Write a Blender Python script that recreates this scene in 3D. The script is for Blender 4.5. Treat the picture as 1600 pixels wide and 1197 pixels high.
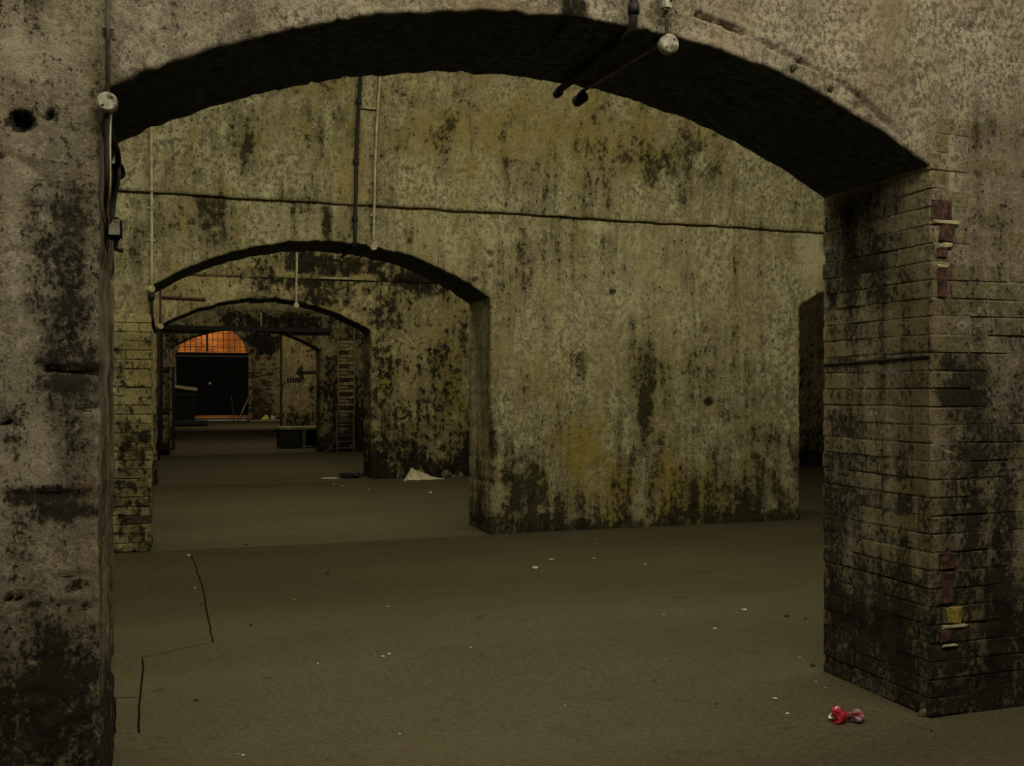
import bpy, bmesh, math, random
import numpy as np
from mathutils import Vector, Matrix
from mathutils.geometry import tessellate_polygon
random.seed(7)
sc = bpy.context.scene
C = sc.collection
for o in list(bpy.data.objects): bpy.data.objects.remove(o)

# ------------------------------------------------------------------ camera, light, exposure
F = 1539.0; TH = math.atan(515.0/F); ST, CT = math.sin(TH), math.cos(TH); HZ = 610.0; EYE = 1.5
cam_d = bpy.data.cameras.new('camera'); cam = bpy.data.objects.new('camera', cam_d); C.objects.link(cam)
cam.location = (0, 0, EYE); cam.rotation_euler = (math.pi/2, 0, -TH)
cam_d.sensor_width = 36; cam_d.lens = 36*F/1600; cam_d.shift_y = 11.5/1600; cam_d.clip_start = .05; cam_d.clip_end = 200
sc.camera = cam
sc.view_settings.view_transform = 'Standard'; sc.view_settings.look = 'None'
sc.view_settings.exposure = 0.0; sc.view_settings.gamma = 1.0; sc.view_settings.use_curve_mapping = False
w = bpy.data.worlds.new('world'); sc.world = w; w.use_nodes = True
w.node_tree.nodes['Background'].inputs[0].default_value = (.02, .03, .05, 1)
w.node_tree.nodes['Background'].inputs[1].default_value = 0.1

def lamp(name, loc, sx, sy, power, target, col=(1.0, .92, .64)):
    d = bpy.data.lights.new(name, 'AREA'); d.shape = 'RECTANGLE'; d.size = sx; d.size_y = sy
    d.energy = power; d.color = col
    o = bpy.data.objects.new(name, d); C.objects.link(o); o.location = loc
    o.rotation_euler = (Vector(target)-Vector(loc)).to_track_quat('-Z', 'Z').to_euler()
    return o
W1, W2, W3, W4, W5, W6 = 3.67, 9.78, 16.55, 24.14, 31.0, 50.0     # front faces of the cross walls
lamp('bay_light', (1.3, 1.25, 5.2), 7, .3, 215, (1.3, 3.4, 0), (1.0, .90, .68))
lamp('bay_light', (2.6, 5.15, 4.9), 10, .35, 215, (2.6, 9.0, 1.0))
lamp('bay_light', (1.8, 11.3, 5.2), 5, .35, 150, (1.8, 16.0, 1.2))
lamp('bay_light', (2.2, 18.2, 5.3), 5, .35, 75, (2.2, 23.5, 1.2))
lamp('bay_light', (2.2, 25.8, 5.3), 5, .35, 95, (2.2, 31, 1.5), (1.0, .85, .6))
lamp('bay_light', (3.5, 40.0, 5.0), 4, .35, 170, (3.5, 50, 1.0), (1.0, .85, .62))
lamp('street_light', (1.4, 51.0, 7.2), 3.0, .5, 230, (1.4, 53.2, 2.5), (1.0, .58, .27))

# ------------------------------------------------------------------ helpers
def at(px, py, Y):            # point of the plane y = Y
    r = (px-800)/F; X = Y*(ST+r*CT)/(CT-r*ST); d = X*ST+Y*CT
    return X, EYE+(HZ-py)/F*d
def atx(px, py, X):           # point of the plane x = X
    r = (px-800)/F; Y = X*(CT-r*ST)/(ST+r*CT); d = X*ST+Y*CT
    return Y, EYE+(HZ-py)/F*d
def fl(px, py, z=0.0):        # point of the ground
    d = F*(EYE-z)/(py-HZ); l = (px-800)/F*d
    return d*ST+l*CT, d*CT-l*ST
rng = np.random.RandomState(3)
TAB = rng.rand(4096)
def vn(x, y, s=0):
    xi = np.floor(x).astype(np.int64); yi = np.floor(y).astype(np.int64)
    fx = x-xi; fy = y-yi; fx = fx*fx*(3-2*fx); fy = fy*fy*(3-2*fy)
    def h(a, b): return TAB[(a*1619+b*31337+s*6971+((a*b) & 255)*7) & 4095]
    return (h(xi, yi)*(1-fx)+h(xi+1, yi)*fx)*(1-fy)+(h(xi, yi+1)*(1-fx)+h(xi+1, yi+1)*fx)*fy
def fbm(x, y, s=0, o=4, g=.55):
    x = np.asarray(x, float); y = np.asarray(y, float)
    t = 0; a = 1; n = 0
    for k in range(o):
        t = t+a*vn(x*2**k+k*13.7, y*2**k+k*5.3, s+k); n += a; a *= g
    return t/n                                   # about 0.5 +- 0.25
def sm(x, a, b):
    t = np.clip((x-a)/(b-a), 0, 1); return t*t*(3-2*t)

def link(name, me, mat=None, parent=None, loc=None):
    o = bpy.data.objects.new(name, me); C.objects.link(o)
    if mat: me.materials.append(mat)
    if parent: o.parent = parent
    if loc: o.location = loc
    return o
def mesh(name, v, f, mat=None, parent=None, stain=None, smooth=False, loc=None):
    me = bpy.data.meshes.new(name); me.from_pydata([tuple(p) for p in v], [], [tuple(q) for q in f])
    if stain is not None:
        a = me.color_attributes.new('stain', 'FLOAT_COLOR', 'POINT'); a.data.foreach_set('color', np.ascontiguousarray(stain, dtype=np.float32).ravel())
    if smooth: me.polygons.foreach_set('use_smooth', [True]*len(me.polygons))
    me.update(); return link(name, me, mat, parent, loc)
def frombm(name, bm, mat=None, parent=None, smooth=False, loc=None):
    bmesh.ops.recalc_face_normals(bm, faces=bm.faces)
    me = bpy.data.meshes.new(name); bm.to_mesh(me); bm.free()
    if smooth: me.polygons.foreach_set('use_smooth', [True]*len(me.polygons))
    return link(name, me, mat, parent, loc)
def empty(name, loc=(0, 0, 0)):
    o = bpy.data.objects.new(name, None); C.objects.link(o); o.location = loc; o.empty_display_size = .1; return o
def tag(o, label, cat, group=None):
    o['label'] = label; o['category'] = cat
    if group: o['group'] = group
    return o
def struct(o): o['kind'] = 'structure'; return o
def bbox(bm, c, s, bev=0, rz=0, rx=0, ry=0, seg=1):
    r = bmesh.ops.create_cube(bm, size=1)
    m = Matrix.Translation(c) @ Matrix.Rotation(rz, 4, 'Z') @ Matrix.Rotation(ry, 4, 'Y') @ Matrix.Rotation(rx, 4, 'X') @ Matrix.Diagonal((s[0], s[1], s[2], 1))
    bmesh.ops.transform(bm, matrix=m, verts=r['verts'])
    if bev:
        e = list({e for v in r['verts'] for e in v.link_edges})
        bmesh.ops.bevel(bm, geom=e, offset=bev, segments=seg, affect='EDGES')
def tube(bm, pts, r, n=10, caps=True):
    pts = [Vector(p) for p in pts]; rings = []; up = None
    for i, p in enumerate(pts):
        t = (pts[min(i+1, len(pts)-1)]-pts[max(i-1, 0)]).normalized()
        if up is None: up = Vector((0, 0, 1)) if abs(t.z) < .8 else Vector((1, 0, 0))
        a = t.cross(up).normalized(); b = a.cross(t).normalized(); up = b
        rr = r[i] if isinstance(r, (list, tuple)) else r
        rings.append([bm.verts.new(p+a*rr*math.cos(2*math.pi*k/n)+b*rr*math.sin(2*math.pi*k/n)) for k in range(n)])
    for A, B in zip(rings, rings[1:]):
        for k in range(n): bm.faces.new((A[k], A[(k+1) % n], B[(k+1) % n], B[k]))
    if caps: bm.faces.new(rings[0]); bm.faces.new(rings[-1][::-1])
def disc(bm, c, axis, r, h, n=24, bev=.003):
    axis = Vector(axis).normalized(); c = Vector(c)
    tube(bm, [c-axis*h/2, c-axis*h/2+axis*.0001, c+axis*(h/2-bev), c+axis*h/2], [r*.97, r, r, r-bev], n)
def smooth_path(pts, it=2):
    pts = [Vector(p) for p in pts]
    for _ in range(it):
        q = [pts[0]]
        for a, b in zip(pts, pts[1:]): q += [a*.75+b*.25, a*.25+b*.75]
        q.append(pts[-1]); pts = q
    return pts

# ------------------------------------------------------------------ materials
class NB:
    def __init__(s, name):
        s.m = bpy.data.materials.new(name); s.m.use_nodes = True; s.t = s.m.node_tree; s.n = s.t.nodes
        s.b = s.n['Principled BSDF']; s.pos = s.n.new('ShaderNodeNewGeometry').outputs['Position']
    def lk(s, a, b): s.t.links.new(a, b)
    def put(s, sock, v):
        if isinstance(v, bpy.types.NodeSocket): s.lk(v, sock)
        elif isinstance(v, (tuple, list)) and len(v) == 3 and sock.type == 'RGBA': sock.default_value = (*v, 1)
        else: sock.default_value = v
    def scale(s, v, off=(0, 0, 0)):
        n = s.n.new('ShaderNodeMapping'); n.inputs['Scale'].default_value = v; n.inputs['Location'].default_value = off
        s.lk(s.pos, n.inputs[0]); return n.outputs[0]
    def noise(s, sc_, det=5, rough=.6, vec=None, dist=0):
        n = s.n.new('ShaderNodeTexNoise'); n.inputs['Scale'].default_value = sc_; n.inputs['Detail'].default_value = det
        n.inputs['Roughness'].default_value = rough; n.inputs['Distortion'].default_value = dist
        s.lk(vec or s.pos, n.inputs['Vector']); return n.outputs[0]
    def voro(s, sc_, vec=None):
        n = s.n.new('ShaderNodeTexVoronoi'); n.inputs['Scale'].default_value = sc_; s.lk(vec or s.pos, n.inputs['Vector']); return n.outputs['Distance']
    def mr(s, v, a, b, c=0, d=1):
        n = s.n.new('ShaderNodeMapRange'); n.interpolation_type = 'SMOOTHSTEP'; s.put(n.inputs[0], v)
        for i, k in enumerate((a, b, c, d)): n.inputs[i+1].default_value = k
        return n.outputs[0]
    def math(s, op, a, b=0, clamp=False):
        n = s.n.new('ShaderNodeMath'); n.operation = op; n.use_clamp = clamp; s.put(n.inputs[0], a); s.put(n.inputs[1], b); return n.outputs[0]
    def mix(s, f, a, b, mode='MIX'):
        n = s.n.new('ShaderNodeMix'); n.data_type = 'RGBA'; n.blend_type = mode
        s.put(n.inputs[0], f); s.put(n.inputs[6], a); s.put(n.inputs[7], b); return n.outputs[2]
    def bump(s, h, st, dist, prev=None):
        n = s.n.new('ShaderNodeBump'); n.inputs['Strength'].default_value = st; n.inputs['Distance'].default_value = dist
        s.lk(h, n.inputs['Height'])
        if prev: s.lk(prev, n.inputs['Normal'])
        return n.outputs[0]
    def done(s, col, rough=.9, spec=.2, metal=0, nrm=None):
        s.put(s.b.inputs['Base Color'], col); s.put(s.b.inputs['Roughness'], rough); s.b.inputs['Specular IOR Level'].default_value = spec
        s.b.inputs['Metallic'].default_value = metal
        if nrm: s.lk(nrm, s.b.inputs['Normal'])
        return s.m

def masonry(name, clean, dark, yellow, dirt=.5, grain=1.0, ymix=.3, streak=.5, bumpd=.012, pinkish=(.12, .055, .04), fs=20):
    s = NB(name)
    a = s.n.new('ShaderNodeAttribute'); a.attribute_name = 'stain'
    sep = s.n.new('ShaderNodeSeparateColor'); s.lk(a.outputs['Color'], sep.inputs[0])
    D, Yl, Rd, Lt = sep.outputs[0], sep.outputs[1], sep.outputs[2], a.outputs['Alpha']
    big = s.noise(.9, 7, .62, dist=.4); med = s.noise(5.5, 8, .68, s.scale((1, 1, 1.25)), .3)
    fine = s.noise(fs, 8, .74, s.scale((1.15, 1.15, .85))); grit = s.noise(fs*3.2, 3, .7)
    st = s.noise(1.0, 5, .6, s.scale((9, 9, .8), (3, 1, 0)))
    pore = s.mr(s.voro(22), .09, .2, 1, 0)
    pm = s.mr(s.noise(3.1, 3, .6, s.scale((1, 1, 1), (9, 4, 2))), .5, .62)
    dsum = s.math('ADD', s.math('MULTIPLY', big, 1.0), s.math('MULTIPLY', med, .75))
    dsum = s.math('ADD', dsum, s.math('MULTIPLY', st, streak))
    dsum = s.math('ADD', dsum, s.math('MULTIPLY', fine, 1.35*grain))
    dsum = s.math('ADD', dsum, s.math('MULTIPLY', grit, .35))
    mean = (1.0+.75+streak+1.35*grain+.35)*.5
    dsum = s.math('ADD', dsum, s.math('MULTIPLY', D, .55))
    d = s.mr(dsum, mean+.22-.45*dirt, mean+.62-.45*dirt)
    d = s.math('ADD', d, s.math('MULTIPLY', s.math('MULTIPLY', pore, pm), .55), True)
    tone = s.mix(s.mr(fine, .42, .58), tuple(c*.40 for c in clean), tuple(min(1, c*1.40) for c in clean))
    tone = s.mix(s.mr(s.noise(fs*.7, 7, .75, s.scale((1, 1, .8), (2, 2, 5))), .53, .63, 0, .7), tone, tuple(min(1, c*1.55) for c in clean))
    tone = s.mix(s.mr(s.noise(2.2, 5, .6, s.scale((1, 1, .6), (5, 8, 1))), .42, .66, 0, 1), tone, s.mix(.55, tone, (clean[0]*.82, clean[1]*.70, clean[2]*.62)))
    ym = s.math('ADD', s.math('MULTIPLY', s.mr(s.noise(1.6, 6, .65, s.scale((2.2, 2.2, .8), (1, 7, 3))), .45, .68), ymix), Yl, True)
    ytone = s.mix(s.mr(med, .38, .62), tuple(c*.7 for c in yellow), yellow)
    c = s.mix(ym, tone, ytone)
    c = s.mix(s.math('MULTIPLY', Lt, .7), c, tuple(min(1, k*1.5) for k in clean))
    c = s.mix(Rd, c, s.mix(s.mr(fine, .35, .65), pinkish, tuple(k*1.9 for k in pinkish)))
    dk = s.mix(s.mr(med, .4, .6), dark, tuple(k*2.2 for k in dark))
    c = s.mix(d, c, dk)
    n1 = s.bump(med, .8, bumpd*3); n1 = s.bump(fine, .9, bumpd*1.3, n1); n1 = s.bump(grit, .6, bumpd*.4, n1)
    n1 = s.bump(s.math('MULTIPLY', pore, pm), -.5, .008, n1) if False else n1
    return s.done(c, .93, .12, nrm=n1)

M_near = masonry('near_limewash', (.37, .33, .245), (.016, .015, .010), (.27, .235, .11), .52, 1.3, .35, .6, fs=40)
M_mid = masonry('mossy_limewash', (.37, .345, .215), (.022, .020, .010), (.34, .265, .065), .53, 1.45, .42, 1.1, fs=22)
M_far = masonry('sooty_limewash', (.42, .37, .20), (.013, .012, .007), (.32, .26, .07), .62, 1.6, .45, .5, fs=10.5)
M_shaded = masonry('shade_dark_render', (.075, .085, .078), (.03, .034, .03), (.07, .075, .055), .5, 1, .2, .3)  # shade under the arches put into a darker base colour
M_brick = masonry('limewashed_brick', (.31, .28, .18), (.017, .016, .010), (.25, .21, .075), .50, 1.5, .5, 1.0, .014, fs=34)

def floor_mat(name, a, b):
    s = NB(name)
    big = s.noise(.45, 6, .6, s.scale((.6, 1.6, 1))); med = s.noise(3.5, 7, .65); fine = s.noise(38, 5, .7)
    c = s.mix(s.mr(big, .35, .65), a, b)
    c = s.mix(s.mr(med, .5, .75, 0, .4), c, tuple(k*.5 for k in a))
    c = s.mix(s.mr(fine, .35, .65, 0, .45), c, tuple(k*1.7 for k in b))
    c = s.mix(s.mr(s.voro(16), .03, .06, .9, 0), c, (.17, .15, .10))
    c = s.mix(s.math('MULTIPLY', s.mr(s.noise(6, 4, .6), .62, .72), .5), c, tuple(k*.35 for k in a))
    n1 = s.bump(med, .4, .02); n1 = s.bump(fine, .5, .006, n1)
    return s.done(c, s.mr(med, .3, .7, .6, .9), .3, nrm=n1)
M_floor = floor_mat('dirty_concrete', (.055, .049, .027), (.080, .069, .038))
def simple(name, col, rough=.6, metal=0, var=.35, sc_=30, spec=.4, rust=None):
    s = NB(name); n = s.noise(sc_, 5, .65)
    c = s.mix(s.mr(n, .35, .65), tuple(k*(1-var) for k in col), tuple(min(1, k*(1+var)) for k in col))
    if rust: c = s.mix(s.mr(s.noise(sc_*.6, 6, .7), .5, .62), c, rust)
    return s.done(c, rough, spec, metal, s.bump(n, .3, .003))
M_paleconduit = simple('pale_conduit_paint', (.42, .38, .25), .6, 0, .3, 18)
M_greyconduit = simple('grey_conduit_paint', (.13, .12, .09), .6, 0, .3, 18, rust=(.06, .045, .03))
M_dark = simple('blackened_iron', (.012, .011, .010), .7, 0, .4, 40)
M_darkpaint = simple('greenish_black_paint', (.011, .011, .009), .85, 0, .35, 12, .08)
M_gal = simple('dulled_zinc', (.33, .32, .25), .7, .1, .35, 25, rust=(.10, .09, .06))
M_rustpipe = simple('brown_rusty_pipe', (.08, .045, .028), .8, 0, .4, 20)
M_mortar = simple('old_lime_mortar', (.12, .105, .06), .95, 0, .35, 30, .1)
M_mortarpale = simple('pale_lime_mortar', (.36, .33, .20), .95, 0, .3, 40, .1)
M_redbrick = simple('bare_red_brick', (.080, .042, .032), .9, 0, .5, 35, .1, rust=(.03, .022, .018))
M_ochre = simple('ochre_brick_face', (.30, .24, .05), .9, 0, .35, 35, .1, rust=(.10, .08, .03))
M_paper = simple('grubby_white_paper', (.62, .57, .40), .8, 0, .2, 9)
M_scrap = simple('pale_litter', (.55, .50, .36), .8, 0, .25, 50)
M_rubble = simple('dusty_rubble', (.14, .12, .075), .95, 0, .4, 30, .1)
M_board = simple('weathered_board', (.26, .23, .12), .8, 0, .35, 12)
M_red = simple('red_can_enamel', (.48, .025, .045), .35, .2, .3, 60, .5)
M_alu = simple('bare_aluminium', (.62, .58, .52), .35, .7, .15, 60, .5)
M_duskcan = simple('mauve_can_print', (.20, .10, .12), .45, .2, .4, 60, .5)
M_yellowbag = simple('yellow_plastic', (.75, .72, .03), .5, 0, .25, 14)
M_cyanplas = simple('pale_plastic', (.55, .55, .55), .5, 0, .2, 14)
M_pipebright = simple('scuffed_steel_tube', (.42, .40, .36), .4, .4, .2, 20)
M_outer = None
s_ = NB('outside_brick'); bt = s_.n.new('ShaderNodeTexBrick'); bt.inputs['Scale'].default_value = 1
mp = s_.n.new('ShaderNodeCombineXYZ'); sx = s_.n.new('ShaderNodeSeparateXYZ'); s_.lk(s_.pos, sx.inputs[0]); s_.lk(sx.outputs[0], mp.inputs[0]); s_.lk(sx.outputs[2], mp.inputs[1])
s_.lk(mp.outputs[0], bt.inputs['Vector']); bt.inputs['Brick Width'].default_value = .23; bt.inputs['Row Height'].default_value = .085; bt.inputs['Mortar Size'].default_value = .012
for i_, c_ in ((1, (.50, .20, .05, 1)), (2, (.26, .09, .03, 1)), (3, (.55, .36, .14, 1))): bt.inputs[i_].default_value = c_
M_outer = s_.done(s_.mix(s_.mr(s_.noise(.8, 4, .6), .4, .6, 0, .6), bt.outputs[0], (.10, .04, .03)), .9, .1)

# ------------------------------------------------------------------ stains (dirt patches, plus some shade and a highlight put into the colour)
def stain_shade(specs, u, z, seed=0):
    """specs: (cu, cz, ru, rz, channel, strength)"""
    u = np.asarray(u, float); z = np.asarray(z, float)
    out = np.zeros((len(u), 4)); nz = fbm(u*5, z*5, 40+seed, 4, .6)-.5; n2 = fbm(u*1.7, z*1.7, 50+seed, 3)-.5
    for cu, cz, ru, rz, ch, stg in specs:
        r = np.sqrt(((u-cu)/ru)**2+((z-cz)/rz)**2)+nz*1.9+n2*.8
        out[:, ch] = np.maximum(out[:, ch], stg*np.clip((1.3-r)/.9, 0, 1))
    return out
def px_spec(lst, Y):
    r = []
    for px, py, rx, ry, ch, stg in lst:
        X, z = at(px, py, Y); k = (X*ST+Y*CT)/F
        r.append((X, z, rx*k*1.05, ry*k, 'dylL'.index(ch) if ch in 'dy' else {'r': 2, 'l': 3}[ch], stg))
    return r
def pxj_spec(lst, X):
    r = []
    for px, py, rx, ry, ch, stg in lst:
        Y, z = atx(px, py, X); Y2, _ = atx(px-rx, py, X); k = (X*ST+Y*CT)/F
        r.append((Y, z, abs(Y2-Y), ry*k, {'d': 0, 'y': 1, 'r': 2, 'l': 3}[ch], stg))
    return r
def base_damp(u, z, seed, h, stg):
    return np.maximum(base_damp1(u, z, seed, h, stg), base_damp1(u, z, seed+1, h*3.2+.3, .38))
def base_damp1(u, z, seed, h, stg):
    n = fbm(u*2.3, z*1.2, 70+seed, 4)-.5; n2 = fbm(u*9, z*1.5, 75+seed, 3)-.5
    return stg*np.clip((h+n*h*1.8+n2*h*.9-z)/(h*.5), 0, 1)

# ------------------------------------------------------------------ cross walls with arched openings
def arch_z(x, o):
    xl, xr, sp, ri = o; hw = (xr-xl)/2; R = (hw*hw+ri*ri)/(2*ri); c = (xl+xr)/2
    return sp+ri-R+np.sqrt(np.maximum(R*R-(x-c)**2, 0))
def make_wall(name, Y0, th, top, openings, xr_fine, res, mat, soff_mat, front_disp, specs, damp, jamb_specs=None, x_range=(-8.0, 14.0), seed=0, edge=.010, toprough=0):
    Xs = set([x_range[0], x_range[1]]+[v for o in openings for v in o[:2]])
    cuts = sorted(Xs); xs = []
    for a, b in zip(cuts, cuts[1:]):
        for p, q, r in ((a, min(b, xr_fine[0]), .4), (max(a, xr_fine[0]), min(b, xr_fine[1]), res), (max(a, xr_fine[1]), b, .4)):
            if q > p+1e-6: xs += list(np.linspace(p, q, max(2, int(math.ceil((q-p)/r))+1)))
    xs = np.array(sorted(set(np.round(xs, 6))))
    sp = openings[0][2]
    n1 = int(sp/res); n2 = max(3, int((top-sp)/res))
    zl = np.linspace(0, sp, n1+1); t2 = np.linspace(0, 1, n2+1)
    nx = len(xs); V = []; Fc = []; St = []; Mi = []
    inside = np.zeros(nx, int)-1
    for k, o in enumerate(openings): inside[(xs > o[0]+1e-5) & (xs < o[1]-1e-5)] = k
    side = np.zeros(nx, int)
    for k, o in enumerate(openings):
        side[np.abs(xs-o[0]) < 1e-5] = -1; side[np.abs(xs-o[1]) < 1e-5] = 1      # -1: left jamb edge, +1: right jamb edge
    zb = np.full(nx, sp)
    for k, o in enumerate(openings):
        m = inside == k; zb[m] = arch_z(xs[m], o)
    ej = (fbm(xs*7, xs*0+1.3, seed+5, 4, .6)-.5)*edge*2.6+np.clip(fbm(xs*16, xs*0+8.3, seed+6, 2)-.66, 0, 1)*edge*6
    zbj = zb+np.where(inside >= 0, ej, 0)
    nr = n1+n2+1
    def grid(Y, sgn, disp):
        base = len(V)
        X = np.repeat(xs[:, None], nr, 1); Z = np.zeros((nx, nr))
        Z[:, :n1+1] = zl[None, :]
        Z[:, n1:] = zbj[:, None]+(top-zbj)[:, None]*t2[None, :]
        je = (fbm(zl*7, zl*0+4.1, seed+9, 4, .6)-.5)*edge*2.4+np.clip(fbm(zl*14, zl*0+2.2, seed+3, 2)-.62, 0, 1)*edge*8
        je = je*np.clip((sp-zl)/.1, 0, 1)
        for i in range(nx):
            if side[i]: X[i, :n1+1] += side[i]*np.abs(je) if side[i] > 0 else -np.abs(je[::-1])*np.clip((sp-zl)/.1, 0, 1)
        if toprough: Z[:, -1] += (fbm(xs*4, xs*0, seed+12)-.5)*toprough
        xf, zf = X.ravel(), Z.ravel()
        dd = disp(xf, zf) if disp else np.zeros(nx*nr)
        dd = dd.reshape(nx, nr)
        dd[(inside >= 0), n1] -= .009
        for i in range(nx):
            if side[i]: dd[i, :n1+1] -= .007
        Yv = Y+sgn*dd.ravel()
        S = stain_shade(specs, xf, zf, seed); S[:, 0] = np.maximum(S[:, 0], base_damp(xf, zf, seed, *damp))
        V.extend(zip(xf.tolist(), Yv.tolist(), zf.tolist())); St.append(S)
        idx = base+np.arange(nx*nr).reshape(nx, nr)
        for i in range(nx-1):
            op = inside[i] >= 0 or inside[i+1] >= 0
            j0 = n1 if op else 0
            a = idx[i, j0:-1]; b = idx[i+1, j0:-1]; c = idx[i+1, j0+1:]; d = idx[i, j0+1:]
            q = np.stack([a, b, c, d] if sgn < 0 else [a, d, c, b], 1)
            Fc.extend(q.tolist()); Mi.extend([0]*len(q))
        return idx, X, Yv.reshape(nx, nr), Z
    g0 = grid(Y0, -1, front_disp); g1 = grid(Y0+th, 1, None)
    # reveals and soffits
    nd = max(3, int(th/(res*2)))
    for k, o in enumerate(openings):
        il = int(np.argmin(np.abs(xs-o[0]))); ir = int(np.argmin(np.abs(xs-o[1])))
        path = [(il, j, -1) for j in range(n1)]+[(i, n1, 0) for i in range(il, ir+1)]+[(ir, j, 1) for j in range(n1-1, -1, -1)]
        rows = []
        u_ = []; z_ = []; d_ = []; newstart = len(V)
        P0 = np.array([V[g0[0][i, j]] for i, j, _ in path]); P1 = np.array([V[g1[0][i, j]] for i, j, _ in path])
        s_len = np.concatenate([[0], np.cumsum(np.linalg.norm(np.diff(P0, axis=0), axis=1))])
        nrm = np.array([(1, 0, 0) if f == -1 else ((-1, 0, 0) if f == 1 else (0, 0, -1)) for _, _, f in path], float)
        rows.append([g0[0][i, j] for i, j, _ in path])
        for r in range(1, nd):
            t = r/nd; P = P0*(1-t)+P1*t; yy = np.full(len(P), Y0+th*t)
            env = min(1, 4*t, 4*(1-t))
            dn = ((fbm(s_len*3, yy*3, seed+20, 4)-.5)*(.003 if seed == 1 and k == 0 else .035)+(fbm(s_len*14, yy*14, seed+25, 3)-.5)*.010)*env
            P = P+nrm*dn[:, None]; b0 = len(V); V.extend(map(tuple, P.tolist()))
            rows.append(list(range(b0, b0+len(P))))
            js = jamb_specs or []
            S = stain_shade(js, yy, P[:, 2], seed+3) if js else np.zeros((len(P), 4))
            S[:, 0] = np.maximum(S[:, 0], base_damp(yy, P[:, 2], seed+2, *damp))
            St.append(S)
        rows.append([g1[0][i, j] for i, j, _ in path])
        for A, B in zip(rows, rows[1:]):
            for m_ in range(len(path)-1):
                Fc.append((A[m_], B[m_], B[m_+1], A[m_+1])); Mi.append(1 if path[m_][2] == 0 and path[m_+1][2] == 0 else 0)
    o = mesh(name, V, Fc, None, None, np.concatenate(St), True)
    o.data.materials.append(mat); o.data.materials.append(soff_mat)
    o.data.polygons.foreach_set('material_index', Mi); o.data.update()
    struct(o); return o

def holes(lst, Y):
    r = []
    for px, py, rp, dep in lst:
        X, z = at(px, py, Y); k = (X*ST+Y*CT)/F; r.append((X, z, rp*k, dep))
    return r
def make_disp(seed, big=.03, mid=.012, fine=.004, flake=.006, hl=(), grooves=(), courses=0, cd=.004, flat=None):
    def f(x, z):
        d = (fbm(x*.8, z*.8, seed, 3)-.5)*big+(fbm(x*5, z*5, seed+4, 4)-.5)*mid+(fbm(x*28, z*28, seed+8, 2)-.5)*fine
        fk = fbm(x*2.6, z*3.2, seed+15, 5, .62); d += flake*(sm(fk, .50, .515)-1)+flake*.7*(sm(fk, .42, .43)-1)
        if courses:
            row = np.floor(z/courses); fz = z/courses-row; fx = ((x+row*.118) % .235)/.235
            g = np.maximum(1-np.minimum(fz, 1-fz)/.13, 1-np.minimum(fx, 1-fx)/.05)
            d -= cd*np.clip(g, 0, 1)*sm(fbm(x*1.2, z*1.2, seed+31, 3), .35, .6)
        for hx, hz, hr, dep in hl:
            rr = np.sqrt((x-hx)**2+(z-hz)**2)/hr+(fbm(x*20, z*20, seed+2, 2)-.5)*.8
            d -= dep*sm(-rr, -1.1, -.6)
        for pts, wd, dep in grooves:
            for (ax, az), (bx, bz) in zip(pts, pts[1:]):
                L = (bx-ax)**2+(bz-az)**2+1e-9
                t = np.clip(((x-ax)*(bx-ax)+(z-az)*(bz-az))/L, 0, 1)
                dist = np.hypot(x-(ax+t*(bx-ax)), z-(az+t*(bz-az)))+(fbm(x*9, z*9, seed+6, 3)-.5)*.05
                d -= dep*np.clip(1-dist/wd, 0, 1)
        if flat:
            x0, x1, z1 = flat; m = (x > x0) & (x < x1) & (z < z1); d = np.where(m, np.minimum(d*.1, 0)-.0005, d)
        return d
    return f
def gp(pts, Y): return [at(a, b, Y) for a, b in pts]

SP = 2.53; TOP = 3.37
# nearest wall
st1 = px_spec([(33, 187, 14, 12, 'd', 1.8), (78, 177, 5, 5, 'd', 1.6), (60, 1090, 200, 170, 'd', .8), (120, 950, 60, 60, 'd', .6), (110, 600, 44, 26, 'd', .7), (120, 680, 30, 50, 'd', .5), (100, 420, 60, 50, 'd', .35),  # spots at the pits and notches paint the dark inside them
    (80, 775, 90, 14, 'd', .9), (110, 800, 60, 16, 'd', .8), (125, 915, 40, 20, 'd', 1.3), (140, 690, 26, 60, 'd', .5), (135, 770, 20, 24, 'r', .55), (30, 700, 40, 240, 'l', .6), (20, 70, 80, 70, 'l', .7), (40, 330, 60, 140, 'l', .35), (1488, 235, 4, 70, 'l', 1.0), (1462, 930, 8, 100, 'y', .8),
    (60, 480, 60, 80, 'l', .25), (210, 40, 40, 40, 'l', .4), (900, 15, 20, 40, 'd', 1.0), (1480, 230, 12, 60, 'y', .6), (1470, 320, 14, 40, 'r', .6), (1560, 960, 60, 150, 'd', .8), (1490, 610, 30, 36, 'd', 1.0), (1480, 1098, 34, 16, 'd', 2.0),  # last patch paints the dark of a missing-brick void at the pier foot
    (1500, 780, 30, 90, 'd', .6), (300, 60, 90, 50, 'l', .3), (600, 14, 200, 14, 'l', .35), (1150, 60, 80, 50, 'l', .2), (150, 130, 12, 90, 'y', .3), (135, 900, 10, 60, 'l', .4), (55, 20, 20, 60, 'd', .3),
    (110, 330, 40, 60, 'd', .25), (800, 20, 60, 16, 'd', .25)], W1)
jb1 = pxj_spec([(1330, 400, 60, 90, 'd', .55), (1360, 1000, 70, 60, 'd', .8), (1310, 560, 30, 60, 'y', .3), (1430, 850, 22, 120, 'y', .8), (1434, 980, 14, 100, 'y', 1.0), (1420, 760, 16, 120, 'y', .3),  # first patch puts the soffit's shadow on the upper reveal into the colour
    (1300, 930, 8, 60, 'l', .5), (1355, 430, 8, 20, 'd', 1.2), (1300, 460, 10, 16, 'd', 1.1), (1300, 980, 14, 60, 'd', 1.), (1400, 1050, 60, 40, 'd', 1.)], 3.25)
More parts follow.
